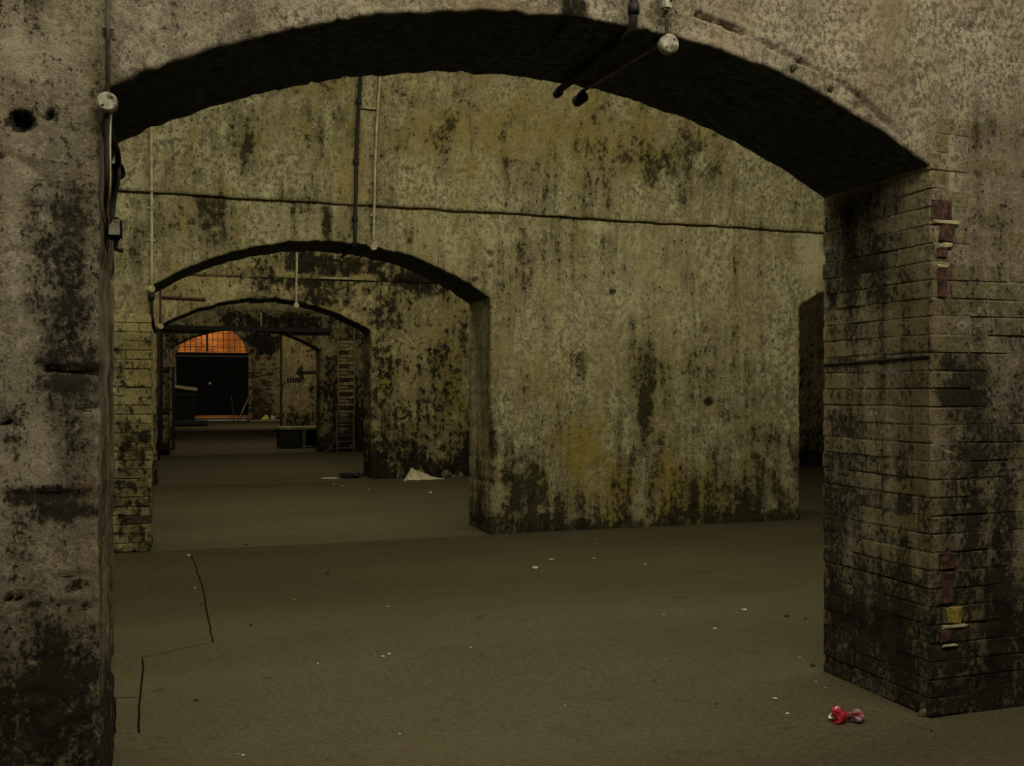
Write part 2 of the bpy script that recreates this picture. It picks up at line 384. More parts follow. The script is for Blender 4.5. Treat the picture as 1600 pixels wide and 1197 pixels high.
hl1 = holes([(33, 187, 15, .05), (78, 177, 6, .05), (10, 660, 7, .05), (1345, 165, 10, .03), (1240, 110, 7, .03), (1300, 140, 6, .03), (12, 935, 5, .04), (28, 935, 4, .04)], W1)
gr1 = [(gp([(0, 57), (60, 64), (100, 90)], W1), .012, .012), (gp([(20, 136), (60, 144), (80, 160)], W1), .012, .012), (gp([(0, 235), (40, 255), (75, 290)], W1), .014, .012),
       (gp([(0, 320), (90, 325)], W1), .012, .009), (gp([(10, 392), (50, 398)], W1), .012, .01), (gp([(70, 575), (150, 582)], W1), .02, .03), (gp([(95, 905), (140, 903)], W1), .02, .035),
       (gp([(0, 775), (140, 770)], W1), .015, .014), (gp([(80, 340), (120, 345)], W1), .012, .01), (gp([(1090, 20), (1180, 60), (1250, 95)], W1), .012, .032), (gp([(1250, 95), (1330, 140), (1400, 200)], W1), .012, .022),
       (gp([(1510, 738), (1600, 735)], W1), .016, .03), (gp([(1000, 18), (1060, 25), (1100, 45)], W1), .009, .008), (gp([(1500, 40), (1560, 44), (1600, 42)], W1), .012, .010), (gp([(90, 640), (150, 636)], W1), .016, .02), (gp([(85, 945), (140, 948)], W1), .018, .025)]
O1 = [(-.27, 3.25, SP, .47), (6.9, 10.1, SP, .47)]
make_wall('wall_near', W1, .8, 3.62, O1, (-.85, 4.25), .016, M_near, M_shaded, make_disp(1, .03, .014, .005, .006, hl1, gr1, 0, 0, (3.22, 4.2, 2.98)), st1, (.5, .7), jb1, seed=1, edge=.012)
# second wall
st2 = px_spec([(512, 350, 9, 46, 'd', .9), (380, 260, 14, 50, 'd', .6), (340, 340, 30, 50, 'd', .4), (820, 770, 34, 60, 'd', .95), (840, 820, 60, 22, 'd', .9), (1010, 640, 12, 100, 'd', .6), (1015, 780, 12, 50, "d", .6),
    (905, 740, 40, 70, 'y', .9), (1050, 780, 30, 60, 'y', .8), (960, 770, 30, 60, 'y', .7), (1110, 780, 60, 60, 'y', .5), (1160, 780, 30, 60, 'd', .7), (1085, 790, 10, 46, 'd', .9), (1220, 780, 26, 60, 'd', .6),
    (770, 700, 10, 60, 'd', .8), (775, 560, 14, 60, 'r', .22), (957, 455, 7, 6, "d", 1.0), (905, 570, 20, 30, 'd', .5), (1108, 628, 6, 6, "d", 1.0), (1140, 540, 60, 60, 'l', .25), (1000, 450, 120, 90, 'l', .30),  # small round dark spots paint the shade inside the carved pits
    (1265, 400, 24, 60, 'l', 1.0), (1200, 690, 40, 30, 'd', .4), (880, 450, 50, 60, 'l', .2), (460, 340, 50, 34, 'l', .3), (680, 370, 60, 40, 'l', .25), (1000, 470, 400, 120, 'l', .12), (940, 355, 20, 10, 'l', .9),  # first pale patch paints a highlight at the wall's right end
    (210, 560, 20, 60, 'y', .7), (205, 700, 26, 40, 'd', .6), (200, 800, 26, 50, 'd', 1.), (205, 510, 20, 16, 'l', .5), (700, 800, 60, 40, 'd', .3), (400, 200, 60, 50, 'y', .3), (850, 260, 200, 60, 'y', .4)], W2)
hl2 = holes([(768, 396, 4, .05), (767, 415, 4, .05), (788, 446, 4, .05), (906, 400, 4, .05), (957, 455, 7, .03), (1104, 520, 4, .05), (1106, 505, 3, .04), (1108, 628, 7, .04), (957, 518, 3, .04), (788, 625, 4, .05), (788, 738, 5, .05), (1245, 485, 5, .03),
    (878, 488, 4, .03), (790, 512, 4, .03), (268, 250, 3, .04), (323, 247, 4, .05), (1195, 620, 4, .03), (870, 605, 4, .03)], W2)
O2 = [(-.28, 3.03, 2.47, .50), (6.8, 10.1, 2.47, .50)]
make_wall('wall_second', W2, .8, TOP, O2, (-.95, 7.3), .027, M_mid, M_shaded, make_disp(11, .03, .012, .004, .005, hl2, [], .085, .004), st2, (.22, .75), seed=2, edge=.014, toprough=.03)
# third wall
st3 = px_spec([(530, 455, 70, 34, 'd', .7), (600, 500, 26, 60, 'd', .5), (680, 440, 60, 20, 'd', .5), (650, 720, 90, 36, 'd', .6), (700, 680, 40, 46, 'd', .5), (600, 640, 18, 100, 'd', .5), (660, 645, 40, 14, 'l', .6),
    (350, 450, 60, 20, 'l', .3), (450, 440, 50, 20, 'd', .7), (700, 580, 30, 80, 'y', .6), (600, 600, 8, 60, 'y', .8), (590, 670, 8, 12, 'l', .6), (650, 550, 60, 60, 'l', .2)], W3)
O3 = [(-.38, 3.03, 2.5, .50), (6.8, 10.1, 2.5, .50)]
make_wall('wall_third', W3, .8, TOP, O3, (-.7, 5.2), .05, M_far, M_shaded, make_disp(21, .03, .012, .01, .006, (), [], .085, .006), st3, (.6, .9), seed=3, edge=.02, toprough=.03)
st4 = px_spec([(430, 500, 80, 20, 'd', .7), (540, 600, 50, 120, 'd', .45), (540, 680, 40, 40, 'd', .8), (520, 600, 10, 90, 'd', .5), (575, 600, 10, 90, 'd', .6)], W4)  # broad patches darken the pier right of the arch
O4 = [(-.28, 3.17, 2.48, .50), (6.8, 10.1, 2.48, .50)]
make_wall('wall_fourth', W4, .8, TOP, O4, (-.7, 5.0), .07, M_far, M_shaded, make_disp(31, .03, .012, .01, .006), st4, (.5, .9), seed=4, edge=.02)
O5 = [(-.3, 2.92, 3.95, .4), (6.8, 10.1, 3.95, .4)]
make_wall('wall_fifth', W5, .8, 5.4, O5, (-.7, 5.0), .09, M_far, M_shaded, make_disp(41, .03, .012, .01, .006), [], (.4, .5), seed=5, edge=.02)
O6 = [(-.28, 3.07, 3.3, 1.45)]
st6 = px_spec([(410, 535, 30, 20, 'd', 1.2), (395, 610, 6, 50, 'd', .5), (410, 630, 8, 30, 'r', .6)], W6)
make_wall('wall_end', W6, .5, 5.4, O6, (-.7, 6.0), .1, M_far, M_shaded, make_disp(51, .03, .012, .01, .006), st6, (.3, .5), seed=6, edge=.02)

# side walls, back wall
def slab_box(name, c, s, mat, kind=True, parent=None):
    bm = bmesh.new(); bbox(bm, c, s); o = frombm(name, bm, mat, parent)
    if kind: struct(o)
    return o
slab_box('wall_left', (-8.2, 23.5, 2.9), (.4, 54, 6.2), M_near)
slab_box('wall_right', (14.2, 23.5, 2.9), (.4, 54, 6.2), M_near)
slab_box('wall_back', (3, -3.2, 2.9), (22, .4, 6.2), M_near)
# vaults
def vault(name, Ya, Yb, spring, rise, mat, fine, seed, xr_fine, res, specs=()):
    half = (Yb-Ya)/2; c = (Ya+Yb)/2
    ang = np.concatenate([np.linspace(0, fine, int(fine*half/res)+2), np.linspace(fine, math.pi, 30)[1:]])
    xs = np.concatenate([np.linspace(-8, xr_fine[0], 12)[:-1], np.linspace(*xr_fine, int((xr_fine[1]-xr_fine[0])/res)), np.linspace(xr_fine[1], 14, 14)[1:]])
    A, X = np.meshgrid(ang, xs, indexing='ij'); rad = 1.0
    z = spring+np.sin(A)*rise; y = c+np.cos(A)*half
    d = (fbm(X.ravel()*1.1, z.ravel()*1.1, seed, 3)-.5)*.03+(fbm(X.ravel()*6, z.ravel()*6, seed+3, 4)-.5)*.014
    fk = fbm(X.ravel()*2.4, z.ravel()*3, seed+15, 5, .62); d += .006*(sm(fk, .48, .495)-1)
    row = np.floor(z.ravel()/.085); fz = z.ravel()/.085-row; fx = ((X.ravel()+row*.118) % .235)/.235
    g = np.maximum(1-np.minimum(fz, 1-fz)/.13, 1-np.minimum(fx, 1-fx)/.05); d -= .006*np.clip(g, 0, 1)*sm(fbm(X.ravel()*.9, z.ravel()*.9, seed+31, 3), .4, .6)
    d = d.reshape(A.shape); d[0] *= .3
    y2 = y-np.cos(A)*d; z2 = z-np.sin(A)*d
    z2[0] += (fbm(xs*5, xs*0, seed+40, 4)-.5)*.03
    St = stain_shade(list(specs), X.ravel(), z.ravel(), seed)
    V = [tuple(p) for p in np.stack([X.ravel(), y2.ravel(), z2.ravel()], 1).tolist()]
    n, m = A.shape; idx = np.arange(n*m).reshape(n, m)
    q = np.stack([idx[:-1, :-1].ravel(), idx[1:, :-1].ravel(), idx[1:, 1:].ravel(), idx[:-1, 1:].ravel()], 1).tolist()
    # underside lip of the springing course, so that it reads as thick render
    b = len(V); V += [(float(xs[i]), Yb+.06, float(z2[0, i])+.002) for i in range(m)]
    q += [(int(idx[0, i]), int(idx[0, i+1]), b+i+1, b+i) for i in range(m-1)]
    St = np.concatenate([St, np.zeros((m, 4))])
    o = mesh(name, V, q, mat, None, St, True); struct(o); return o
vsp = px_spec([(380, 250, 22, 60, 'd', .6), (420, 270, 40, 30, 'r', .2), (1050, 260, 60, 40, 'd', .5), (600, 200, 20, 60, 'd', .25), (850, 220, 260, 60, 'y', .5), (560, 250, 60, 80, 'y', .3), (690, 240, 14, 50, 'd', .5), (780, 240, 12, 50, 'd', .4)], W2)
vault('ceiling_vault_near', -3.0, W1+.0, 3.62, 2.6, M_near, .3, 61, (-1, 4), .2)
vault('ceiling_vault_second', W1+.8, W2-.045, 3.345, (W2-.03-W1-.8)/2, M_mid, .62, 71, (-1.0, 7.3), .035, vsp)
vsp3 = px_spec([(520, 418, 90, 16, 'd', .8), (640, 440, 60, 16, 'd', .8)], W3)
vault('ceiling_vault_third', W2+.8, W3-.03, 3.345, 2.95, M_far, .5, 81, (-.7, 5), .07, vsp3)
vault('ceiling_vault_fourth', W3+.8, W4, 3.37, 3.0, M_far, .3, 91, (-1, 5), .2)
vault('ceiling_vault_fifth', W4+.8, W5+.3, 3.37, 2.9, M_far, .3, 95, (-1, 5), .2)
slab_box('ceiling_slab', (3, 41, 5.5), (22, 20, .2), M_shaded)

# ------------------------------------------------------------------ floor of cast slabs with open joints
def inset(poly, dist):
    n = len(poly); out = []
    area = sum(poly[i][0]*poly[(i+1) % n][1]-poly[(i+1) % n][0]*poly[i][1] for i in range(n)); sg = 1 if area > 0 else -1
    for i in range(n):
        a, b, c = Vector(poly[i-1]), Vector(poly[i]), Vector(poly[(i+1) % n])
        d1 = (b-a).normalized(); d2 = (c-b).normalized(); n1 = Vector((-d1.y, d1.x))*sg; n2 = Vector((-d2.y, d2.x))*sg
        k = (n1+n2); k = k/max(.35, k.length_squared/2); out.append(b+k*dist)
    return out
def rough_poly(pts, step, amp, seed):
    out = []
    for i in range(len(pts)):
        a, b = Vector(pts[i]), Vector(pts[(i+1) % len(pts)]); L = (b-a).length; n = max(1, int(L/step)); nn = Vector((-(b-a).y, (b-a).x)).normalized()
        if (a.x, a.y) > (b.x, b.y): nn = -nn
        for k in range(n):
            p = a.lerp(b, k/n)
            j = 0 if k == 0 else float(fbm(np.array([p.x*6]), np.array([p.y*6]), seed, 3)[0]-.5)*amp*2
            out.append(p+nn*j)
    return out
floor_o = slab_box('floor', (3, 23.5, -.09), (22.4, 54, .1), M_dark)
SL = 0
def floor_slab(poly, gap=.005):
    bm = bmesh.new(); vs = [bm.verts.new((p.x, p.y, 0)) for p in inset([tuple(q) for q in rough_poly(poly, .12, .014, 5)], gap)]
    
    for t_ in tessellate_polygon([[v.co.copy() for v in vs]]):
        if len(set(t_)) == 3: bm.faces.new([vs[i] for i in t_])
    bmesh.ops.recalc_face_normals(bm, faces=bm.faces)
    r = bmesh.ops.extrude_face_region(bm, geom=bm.faces[:]); bmesh.ops.translate(bm, verts=[v for v in r['geom'] if isinstance(v, bmesh.types.BMVert)], vec=(0, 0, -.038))
    global SL; SL += 1; bmesh.ops.translate(bm, verts=bm.verts, vec=(0, 0, -.0006*(SL % 5)))
    return frombm('floor_slab', bm, M_floor, floor_o)
JY = W2-.1
crack = [fl(219, 1090), fl(222, 1027), fl(333, 1003), fl(318, 925), fl(300, 868), (fl(297, 841)[0], JY)]
lowl, lowr = fl(180, 1197), fl(215, 1197)
ext = lambda a, b, y: (a[0]+(b[0]-a[0])*(y-a[1])/(b[1]-a[1]), y)
pl = fl(180, 1090); l_end = ext(pl, lowl, -3); r_end = ext(crack[0], lowr, -3)
pm1 = ext(pl, lowl, fl(181, 1146)[1]); pm2 = ext(crack[0], lowr, fl(217, 1146)[1])
floor_slab([(-8, -3), l_end, pm1, pl]+crack+[(-8, JY)])
floor_slab([pl, crack[0], pm2, pm1]); floor_slab([pm1, pm2, r_end, l_end])
floor_slab([r_end, (14, -3), (14, JY)]+[crack[-1]]+crack[-2::-1]+[pm2])
ys = [JY+.03, 13.2, 17.0, 21.0, 24.6, 31, 38, 44, 50.5]
for a, b in zip(ys, ys[1:]): floor_slab([(-8, a), (4.6, a), (4.6, b), (-8, b)], .004); floor_slab([(4.6, a), (14, a), (14, b), (4.6, b)], .004)

# ------------------------------------------------------------------ bricks
def add_brick(parent, x0, x1, y0, y1, z0, z1, mat, specs_f, specs_j, seed, damp, use_y=False, bare=False):
    bm = bmesh.new(); j = lambda a: random.uniform(-a, a)
    bbox(bm, ((x0+x1)/2, (y0+y1)/2, (z0+z1)/2), (x1-x0, y1-y0, z1-z0), .006 if not bare else .003)
    tx, ty = j(.004), j(.004)
    for v in bm.verts:
        v.co.x += j(.0025)+ty*.5; v.co.y += j(.0025)+tx*.5; v.co.z += j(.003)
    bmesh.ops.recalc_face_normals(bm, faces=bm.faces)
    me = bpy.data.meshes.new('brick'); bm.to_mesh(me); bm.free()
    co = np.array([v.co for v in me.vertices])
    S = stain_shade(specs_f, co[:, 0], co[:, 2], seed) if not use_y else stain_shade(specs_j, co[:, 1], co[:, 2], seed+3)
    u = co[:, 1] if use_y else co[:, 0]
    S[:, 0] = np.maximum(S[:, 0], base_damp(u, co[:, 2], seed, *damp))+random.uniform(-.05, .05)
    a = me.color_attributes.new('stain', 'FLOAT_COLOR', 'POINT'); a.data.foreach_set('color', S.astype(np.float32).ravel())
    return link('brick', me, mat, parent)
wall_near = bpy.data.objects['wall_near']
CH = .0835; G = .0014; YF = W1-.0025; XF = 3.25-.0025
redset = []
for r in range(35):
    z0 = .004+r*CH; z1 = z0+CH-G*1.6; odd = r % 2
    cw, cd = ((.225, .105), (.105, .225))[odd]
    if z1 < 2.8:
        m = M_brick
        x0 = XF if z0 < SP-.02 else XF+.03
        add_brick(wall_near, x0, XF+cw, YF, YF+cd, z0, z1, m, st1, jb1, 1, (.5, .7), bare=m is not M_brick)
    if z1 > 2.8: continue
    x = XF+cw+G
    while x < 4.05:
        L = .225 if random.random() < .8 else .105
        yo = .010-.030*(float(fbm(np.array([x*1.6]), np.array([z0*1.6]), 88, 3)[0])-.36)*(1 if z0 < 2.2 else .3)+random.uniform(-.002, .002); yo = min(yo, .006); add_brick(wall_near, x, x+L, YF+yo, YF+.07, z0, z1, M_brick, st1, jb1, 1, (.5, .7)); x += L+G
    if z1 < SP-.01:
        y = YF+cd+G
        while y < W1+.79:
            L = min(.225, W1+.802-y)
            if L > .04: add_brick(wall_near, XF+random.uniform(0, .005), XF+.06, y, y+L, z0, z1, M_brick, st1, jb1, 1, (.5, .7), use_y=True)
            y += L+G
# places where the limewash has come off: bare brick faces, a yellow one, and pale bedding mortar
for x0, x1, z0, z1, m in ((3.262, 3.365, 2.285, 2.375, M_redbrick), (3.30, 3.375, 2.185, 2.262, M_redbrick), (3.29, 3.33, 1.93, 2.06, M_redbrick), (3.285, 3.33, 2.115, 2.155, M_redbrick), (3.262, 3.395, 2.264, 2.283, M_mortarpale), (3.315, 3.365, 2.158, 2.178, M_mortarpale),
                          (3.28, 3.345, 2.063, 2.078, M_mortarpale), (3.335, 3.42, .425, .50, M_ochre), (3.31, 3.45, .403, .417, M_mortarpale), (3.30, 3.36, .345, .398, M_redbrick), (3.31, 3.39, .318, .330, M_mortarpale), (3.31, 3.37, .52, .66, M_redbrick), (3.30, 3.38, .68, .75, M_redbrick)):
    bm = bmesh.new(); bbox(bm, ((x0+x1)/2, W1-.004, (z0+z1)/2), (x1-x0, .014, z1-z0), .003)
    for v in bm.verts: v.co.x += random.uniform(-.012, .012); v.co.z += random.uniform(-.006, .006)*min(1, (z1-z0)/.05)
    frombm('mortar_bed' if m is M_mortarpale else 'brick_face', bm, m, wall_near)
# exposed brick strip at the foot of the left pier of the second wall
wall_second = bpy.data.objects['wall_second']
for r in range(26):
    z0 = .004+r*.085; z1 = z0+.080; x = -.28-(.0 if r % 2 else .0)+.006
    for L in ((.225, .105, .225) if r % 2 else (.105, .225, .225)):
        if random.random() < .93: add_brick(wall_second, x-L, x, W2-.020+random.uniform(-.006, .008), W2+.06, z0, z1, M_redbrick if random.random() < .05 else M_far, st2, [], 2, (.22, .75))
        x -= L+.005
# fourth wall: bare brick quoin strip between two pale uprights
wall_fourth = bpy.data.objects['wall_fourth']
for r in range(28):
    xa, _ = at(530, 600, W4); z0 = .35+r*.085
    add_brick(wall_fourth, xa, xa+.225+.13*(r % 2), W4-.03, W4+.05, z0, z0+.07, M_far if r % 4 else M_redbrick, [], [], 4, (.1, .2))
# end wall right pier brickwork
wall_end = bpy.data.objects['wall_end']
for r in range(36):
    z0 = .02+r*.088; x = 3.09+.0
    for k in range(4):
        L = .225 if (k+r) % 2 else .3
        if x+L < 4.5: add_brick(wall_end, x, x+L, W6-.03, W6+.05, z0, z0+.074, M_far if random.random() < .8 else M_redbrick, st6, [], 6, (.2, .3))
        x += L+.012

# long horizontal crack on the right reveal: a black tube added as its dark line
bm = bmesh.new(); pts = []
for px in range(1283, 1452, 12):
    Y, z = atx(px, 570-(px-1283)*.075, 3.24); pts.append((3.2435, Y, z+random.uniform(-.002, .002)))
tube(bm, pts, .007, 6); t = frombm('crack_dark_line', bm, M_dark, wall_near)

# ------------------------------------------------------------------ conduits, pipes
def vaultY(z, Yw, Ya):         # surface above the springing
    h = (Yw-.045-Ya)/2; k = min(1, max(0, (z-3.345)/h)); return (Yw-.045+Ya)/2+h*math.sqrt(1-k*k)
def wall_run(px0, py0, px1, py1, Yw, Ya, off):
    """pipe from the top down the vault haunch and the wall face"""
    x0, z0 = at(px0, py0, Yw); x1, z1 = at(px1, py1, Yw); pts = []
    n = 14
    for k in range(n+1):
        z = z1+(z0-z1)*k/n; x = x1+(0.0)*k
        y = Yw if z < 3.36 else vaultY(z, Yw, Ya)
        pts.append((x1, y-off, z))
    return pts
def conduit(name, label, cat, pts, r, mat, boxes=(), extra=(), clips=(), boxmat=None, group=None):
    P = pts[0]; root = empty(name, (P[0], P[1], P[2])); tag(root, label, cat, group); L = Vector(P)
    def loc(ps): return [Vector(p)-L for p in ps]
    bm = bmesh.new(); tube(bm, loc(pts), r, 10); frombm('pipe', bm, mat, root, True)
    for pnt, ax, rr, h in boxes:
        bm = bmesh.new(); disc(bm, Vector(pnt)-L, ax, rr, h, 28, .004); jb = frombm('junction_box', bm, boxmat or mat, root)
        bm = bmesh.new(); A = Vector(ax).normalized(); cc = Vector(pnt)-L+A*(h/2)
        disc(bm, cc+A*.001, ax, rr*.84, .003, 28, .001); u = A.orthogonal().normalized()*rr*.6
        frombm('box_lid', bm, boxmat or mat, jb)
        for sg in (-1, 1):
            bm = bmesh.new(); disc(bm, cc+u*sg+A*.003, ax, .005, .003, 8, .001); frombm('screw', bm, M_dark, jb)
    for nm, ps, rr, mm in extra:
        bm = bmesh.new(); tube(bm, loc(ps), rr, 10); frombm(nm, bm, mm, root, True)
    for p in clips:
        bm = bmesh.new(); bbox(bm, Vector(p)-L, (r*5, .012, .018), .003); frombm('pipe_clip', bm, mat, root)
    return root
# wall 1 right: round box at the arch edge
xb, zb_ = at(1043, 71, W1-.03)
box = (xb, W1-.04, zb_)
ys_, zs_ = W1+.8, 2.93
top1 = [(xb-.004, W1-.022, 3.61), (xb-.004, W1-.022, 3.2), (xb, W1-.024, zb_+.03)]
sof = [(xb, W1-.02, zb_+.0), (xb, W1+.04, arch_z(xb, O1[0])-.028), (xb-.02, W1+.4, arch_z(xb, O1[0])-.022), (xb-.045, W1+.81, arch_z(xb, O1[0])-.018)]
r_ = conduit('electric_conduit', 'pale round junction box and conduit at the near arch edge beside the black pipe', 'conduit', top1, .008, M_greyconduit, [(box, (0, -1, 0), .041, .03)],
        [('soffit_pipe', sof, .0085, M_greyconduit), ('end_box', [(xb-.045, W1+.76, float(arch_z(xb, O1[0]))-.05), (xb-.045, W1+.84, float(arch_z(xb, O1[0]))-.05)], .028, M_dark)], [(xb-.004, W1-.014, 3.05)], M_gal, 'pale conduits running down the arch walls')
bm = bmesh.new(); X_, z_ = at(1040, 2, W1-.03); bbox(bm, Vector((X_, W1-.035, z_+.01))-Vector(top1[0]), (.042, .04, .10), .008, seg=2); frombm('switch_box', bm, M_gal, r_)
bm = bmesh.new(); bbox(bm, Vector((X_+.012, W1-.058, z_+.0))-Vector(top1[0]), (.012, .01, .02), .003); frombm('toggle', bm, M_dark, r_)
# dark pipe beside it
xp, _ = at(990, 20, W1-.03); za = float(arch_z(xp, O1[0]))
P = smooth_path([(xp, W1-.03, 3.61), (xp, W1-.03, 3.2), (xp, W1-.032, za-.03), (xp, W1+.06, za-.032), (xp, W1+.8, za-.03), (xp, W1+.83, za-.03)], 2)
conduit('drain_pipe', 'thick black pipe bending under the near arch, left of a round junction box', 'pipe', P, .0175, M_dark, (), [('coupling', [(xp, W1-.03, 3.03), (xp, W1-.03, 3.07)], .024, M_dark), ('pipe_end', [(xp, W1+.80, za-.04), (xp, W1+.84, za-.04)], .021, M_dark)])
xq, _ = at(893, 20, W1-.02); zq = float(arch_z(xq, O1[0]))
P = [(xq, W1-.018, 3.61)]+[(xq+.006*math.sin(k*1.7), W1-.018, 3.6-k*.08) for k in range(1, 8) if 3.6-k*.08 > zq]+[(xq, W1-.016, zq+.0), (xq+.01, W1+.03, zq-.012), (xq+.02, W1+.3, zq-.014)]
o = frombm('cable', (lambda b: (tube(b, P, .008, 8), b)[1])(bmesh.new()), M_dark, None, True); tag(o, 'thin black cable hanging down to the near arch crown over a dark stain', 'cable')
# wall 1 left: box, cables, lower box
xl_, zl_ = at(168, 161, W1-.03)
top0 = [(xl_+.0, W1-.02, 3.61), (xl_, W1-.02, 3.0), (xl_, W1-.022, zl_+.02)]
r_ = conduit('electric_conduit', 'round junction box and conduit at the left foot of the near arch', 'conduit', top0, .008, M_greyconduit, [((xl_, W1-.035, zl_), (0, -1, 0), .034, .03)], (), [(xl_, W1-.012, 2.75)], M_gal, 'pale conduits running down the arch walls')
L0 = Vector(top0[0])
def lp(px, py, Y=W1-.02): a = at(px, py, Y); return Vector((a[0], Y, a[1]))-L0
XJ = -.27
def jp(px, py, out=.015): Y, z = atx(px, py, XJ+out); return Vector((XJ+out, Y, z))-L0
def jz(y, py, out=.015):   # on the left reveal at depth y
    d = (XJ+out)*ST+y*CT; return Vector((XJ+out, y, EYE+(HZ-py)/F*d))-L0
for nm, ps, rr, mm in (('cable', [lp(168, 175), lp(167, 230, W1-.01), lp(168, 290, W1-.01), jz(W1+.08, 320), jz(W1+.25, 345)], .010, M_dark),
                       ('thin_cable', [lp(173, 176), lp(171, 220, W1-.012), lp(172, 300, W1-.005), jz(W1+.1, 330), jz(W1+.27, 350)], .005, M_paleconduit),
                       ('cable', [lp(172, 172), jz(W1+.05, 190), jz(W1+.4, 215), jz(W1+.72, 235), jz(W1+.8, 262), jz(W1+.7, 285), jz(W1+.45, 310), jz(W1+.32, 345)], .012, M_dark)):
    bm = bmesh.new(); tube(bm, smooth_path(ps, 2), rr, 8); frombm(nm, bm, mm, r_, True)
bm = bmesh.new(); c = jz(W1+.82, 268, .012); disc(bm, c, (0, 1, 0), .028, .09, 16, .006); frombm('cable_gland', bm, M_dark, r_)
bm = bmesh.new(); c = jz(W1+.30, 358, .03); bbox(bm, c, (.05, .09, .075), .008, seg=2); sb = frombm('switch_box', bm, M_darkpaint, r_)
bm = bmesh.new(); bbox(bm, c+Vector((0, -.048, 0)), (.04, .006, .06), .002); frombm('box_lid', bm, M_gal, sb)
bm = bmesh.new(); tube(bm, [c+Vector((.005, 0, -.04)), c+Vector((.005, 0, -.075)), c+Vector((.03, 0, -.08))], .009, 8); frombm('cable_stub', bm, M_dark, r_, True)

# second wall conduits
def arch_soffit(x, O, Yw, n=4, dx=0): return [(x+dx*k/n, Yw-.01+.82*k/n, float(arch_z(x+dx*k/n, O))-.014) for k in range(n+1)]
x2, z2a = at(583.5, 386, W2-.02)
top = wall_run(590, 40, 583.5, 388, W2, W1+.8, .022)[::-1]
conduit('electric_conduit', 'pale conduit right of a black pipe above the second arch crown', 'conduit', top, .0125, M_paleconduit, [((x2, W2-.035, z2a), (0, -1, 0), .035, .03)],
        [('soffit_pipe', arch_soffit(x2, O2[0], W2), .010, M_greyconduit), ('cross_bracket', [(x2-.16, vaultY(4.25, W2, W1+.8)-.03, 4.25), (x2+.02, vaultY(4.25, W2, W1+.8)-.03, 4.25)], .007, M_paleconduit)],
        [(x2, W2-.012, z) for z in (2.98, 3.25)], None, 'pale conduits running down the arch walls')
x3, z3a = at(554, 384, W2-.02)
top = wall_run(568, 40, 554, 384, W2, W1+.8, .03)[::-1]
zs = float(arch_z(x3, O2[0]))
conduit('drain_pipe', 'black vertical pipe above the second arch crown, left of a pale conduit', 'pipe', top+[(x3, W2-.028, zs-.02), (x3, W2+.05, zs-.03), (x3, W2+.82, zs-.03)], .018, M_dark, (),
        [('coupling', [(x3, vaultY(z, W2, W1+.8)-.03 if z > 3.36 else W2-.03, z-.025), (x3, vaultY(z, W2, W1+.8)-.03 if z > 3.36 else W2-.03, z+.025)], .030, M_dark) for z in (4.3, 3.75, 3.2)])
x4, z4 = at(235.5, 452, W2-.02)
top = wall_run(239, 100, 237, 452, W2, W1+.8, .022)[::-1]
r_ = conduit('electric_conduit', 'long pale conduit ending in a round box at the left foot of second arch', 'conduit', top, .0145, M_paleconduit, [((top[-1][0], W2-.04, z4), (0, -1, 0), .034, .03)],
        [('cable', smooth_path([(top[-1][0], W2-.03, z4-.03), (top[-1][0]+.0, W2-.03, z4-.2), (top[-1][0]+.01, W2+.02, z4-.32), (top[-1][0]+.03, W2+.3, z4-.38)], 2), .016, M_dark),
         ('coupling', [(top[-1][0], W2-.03, z4-.03), (top[-1][0], W2-.03, z4-.1)], .03, M_dark)], [(top[-1][0], W2-.012, z) for z in (2.9, 3.2)], None, 'pale conduits running down the arch walls')
# third wall
x5, z5 = at(463, 477, W3-.02)
top = [(x5, W3-.022 if z < 3.36 else vaultY(z, W3, W2+.8)-.022, z) for z in np.linspace(4.2, z5, 12)]
conduit('electric_conduit', 'short pale conduit above the crown of the third arch', 'conduit', top, .020, M_paleconduit, [((x5, W3-.035, z5), (0, -1, 0), .045, .03)], (), (), None, 'pale conduits running down the arch walls')
x6, z6 = at(251, 510, W3-.02)
top = [(x6, W3-.022 if z < 3.36 else vaultY(z, W3, W2+.8)-.022, z) for z in np.linspace(4.0, z6, 12)]
conduit('electric_conduit', 'thin brown conduit ending in a pale box at the left foot of the third arch', 'conduit', top, .014, M_rustpipe, [((x6, W3-.035, z6), (0, -1, 0), .045, .03)],
        [('cable', [(x6-.02, W3-.03, z6), (x6-.02, W3-.03, .4)], .016, M_dark)], (), M_paleconduit, 'pale conduits running down the arch walls')
bm = bmesh.new(); a, b = at(256, 464, W3-.065), at(322, 468, W3-.03); tube(bm, [(a[0]-.02, W3-.02, a[1]), (a[0], W3-.04, a[1]), (b[0], W3-.03, b[1])], .02, 8)
o = frombm('water_pipe', bm, M_rustpipe, None, True); tag(o, 'short rusty brown pipe running level above the third arch haunch', 'pipe')
# pale batten high on the third wall
bm = bmesh.new(); a, b = at(500, 434, W3-.05), at(588, 433, W3-.05); bbox(bm, ((a[0]+b[0])/2, W3-.045, a[1]), (b[0]-a[0], .04, .035), .004)
o = frombm('batten', bm, M_board, None); tag(o, 'pale timber batten fixed level above the third arch', 'batten')
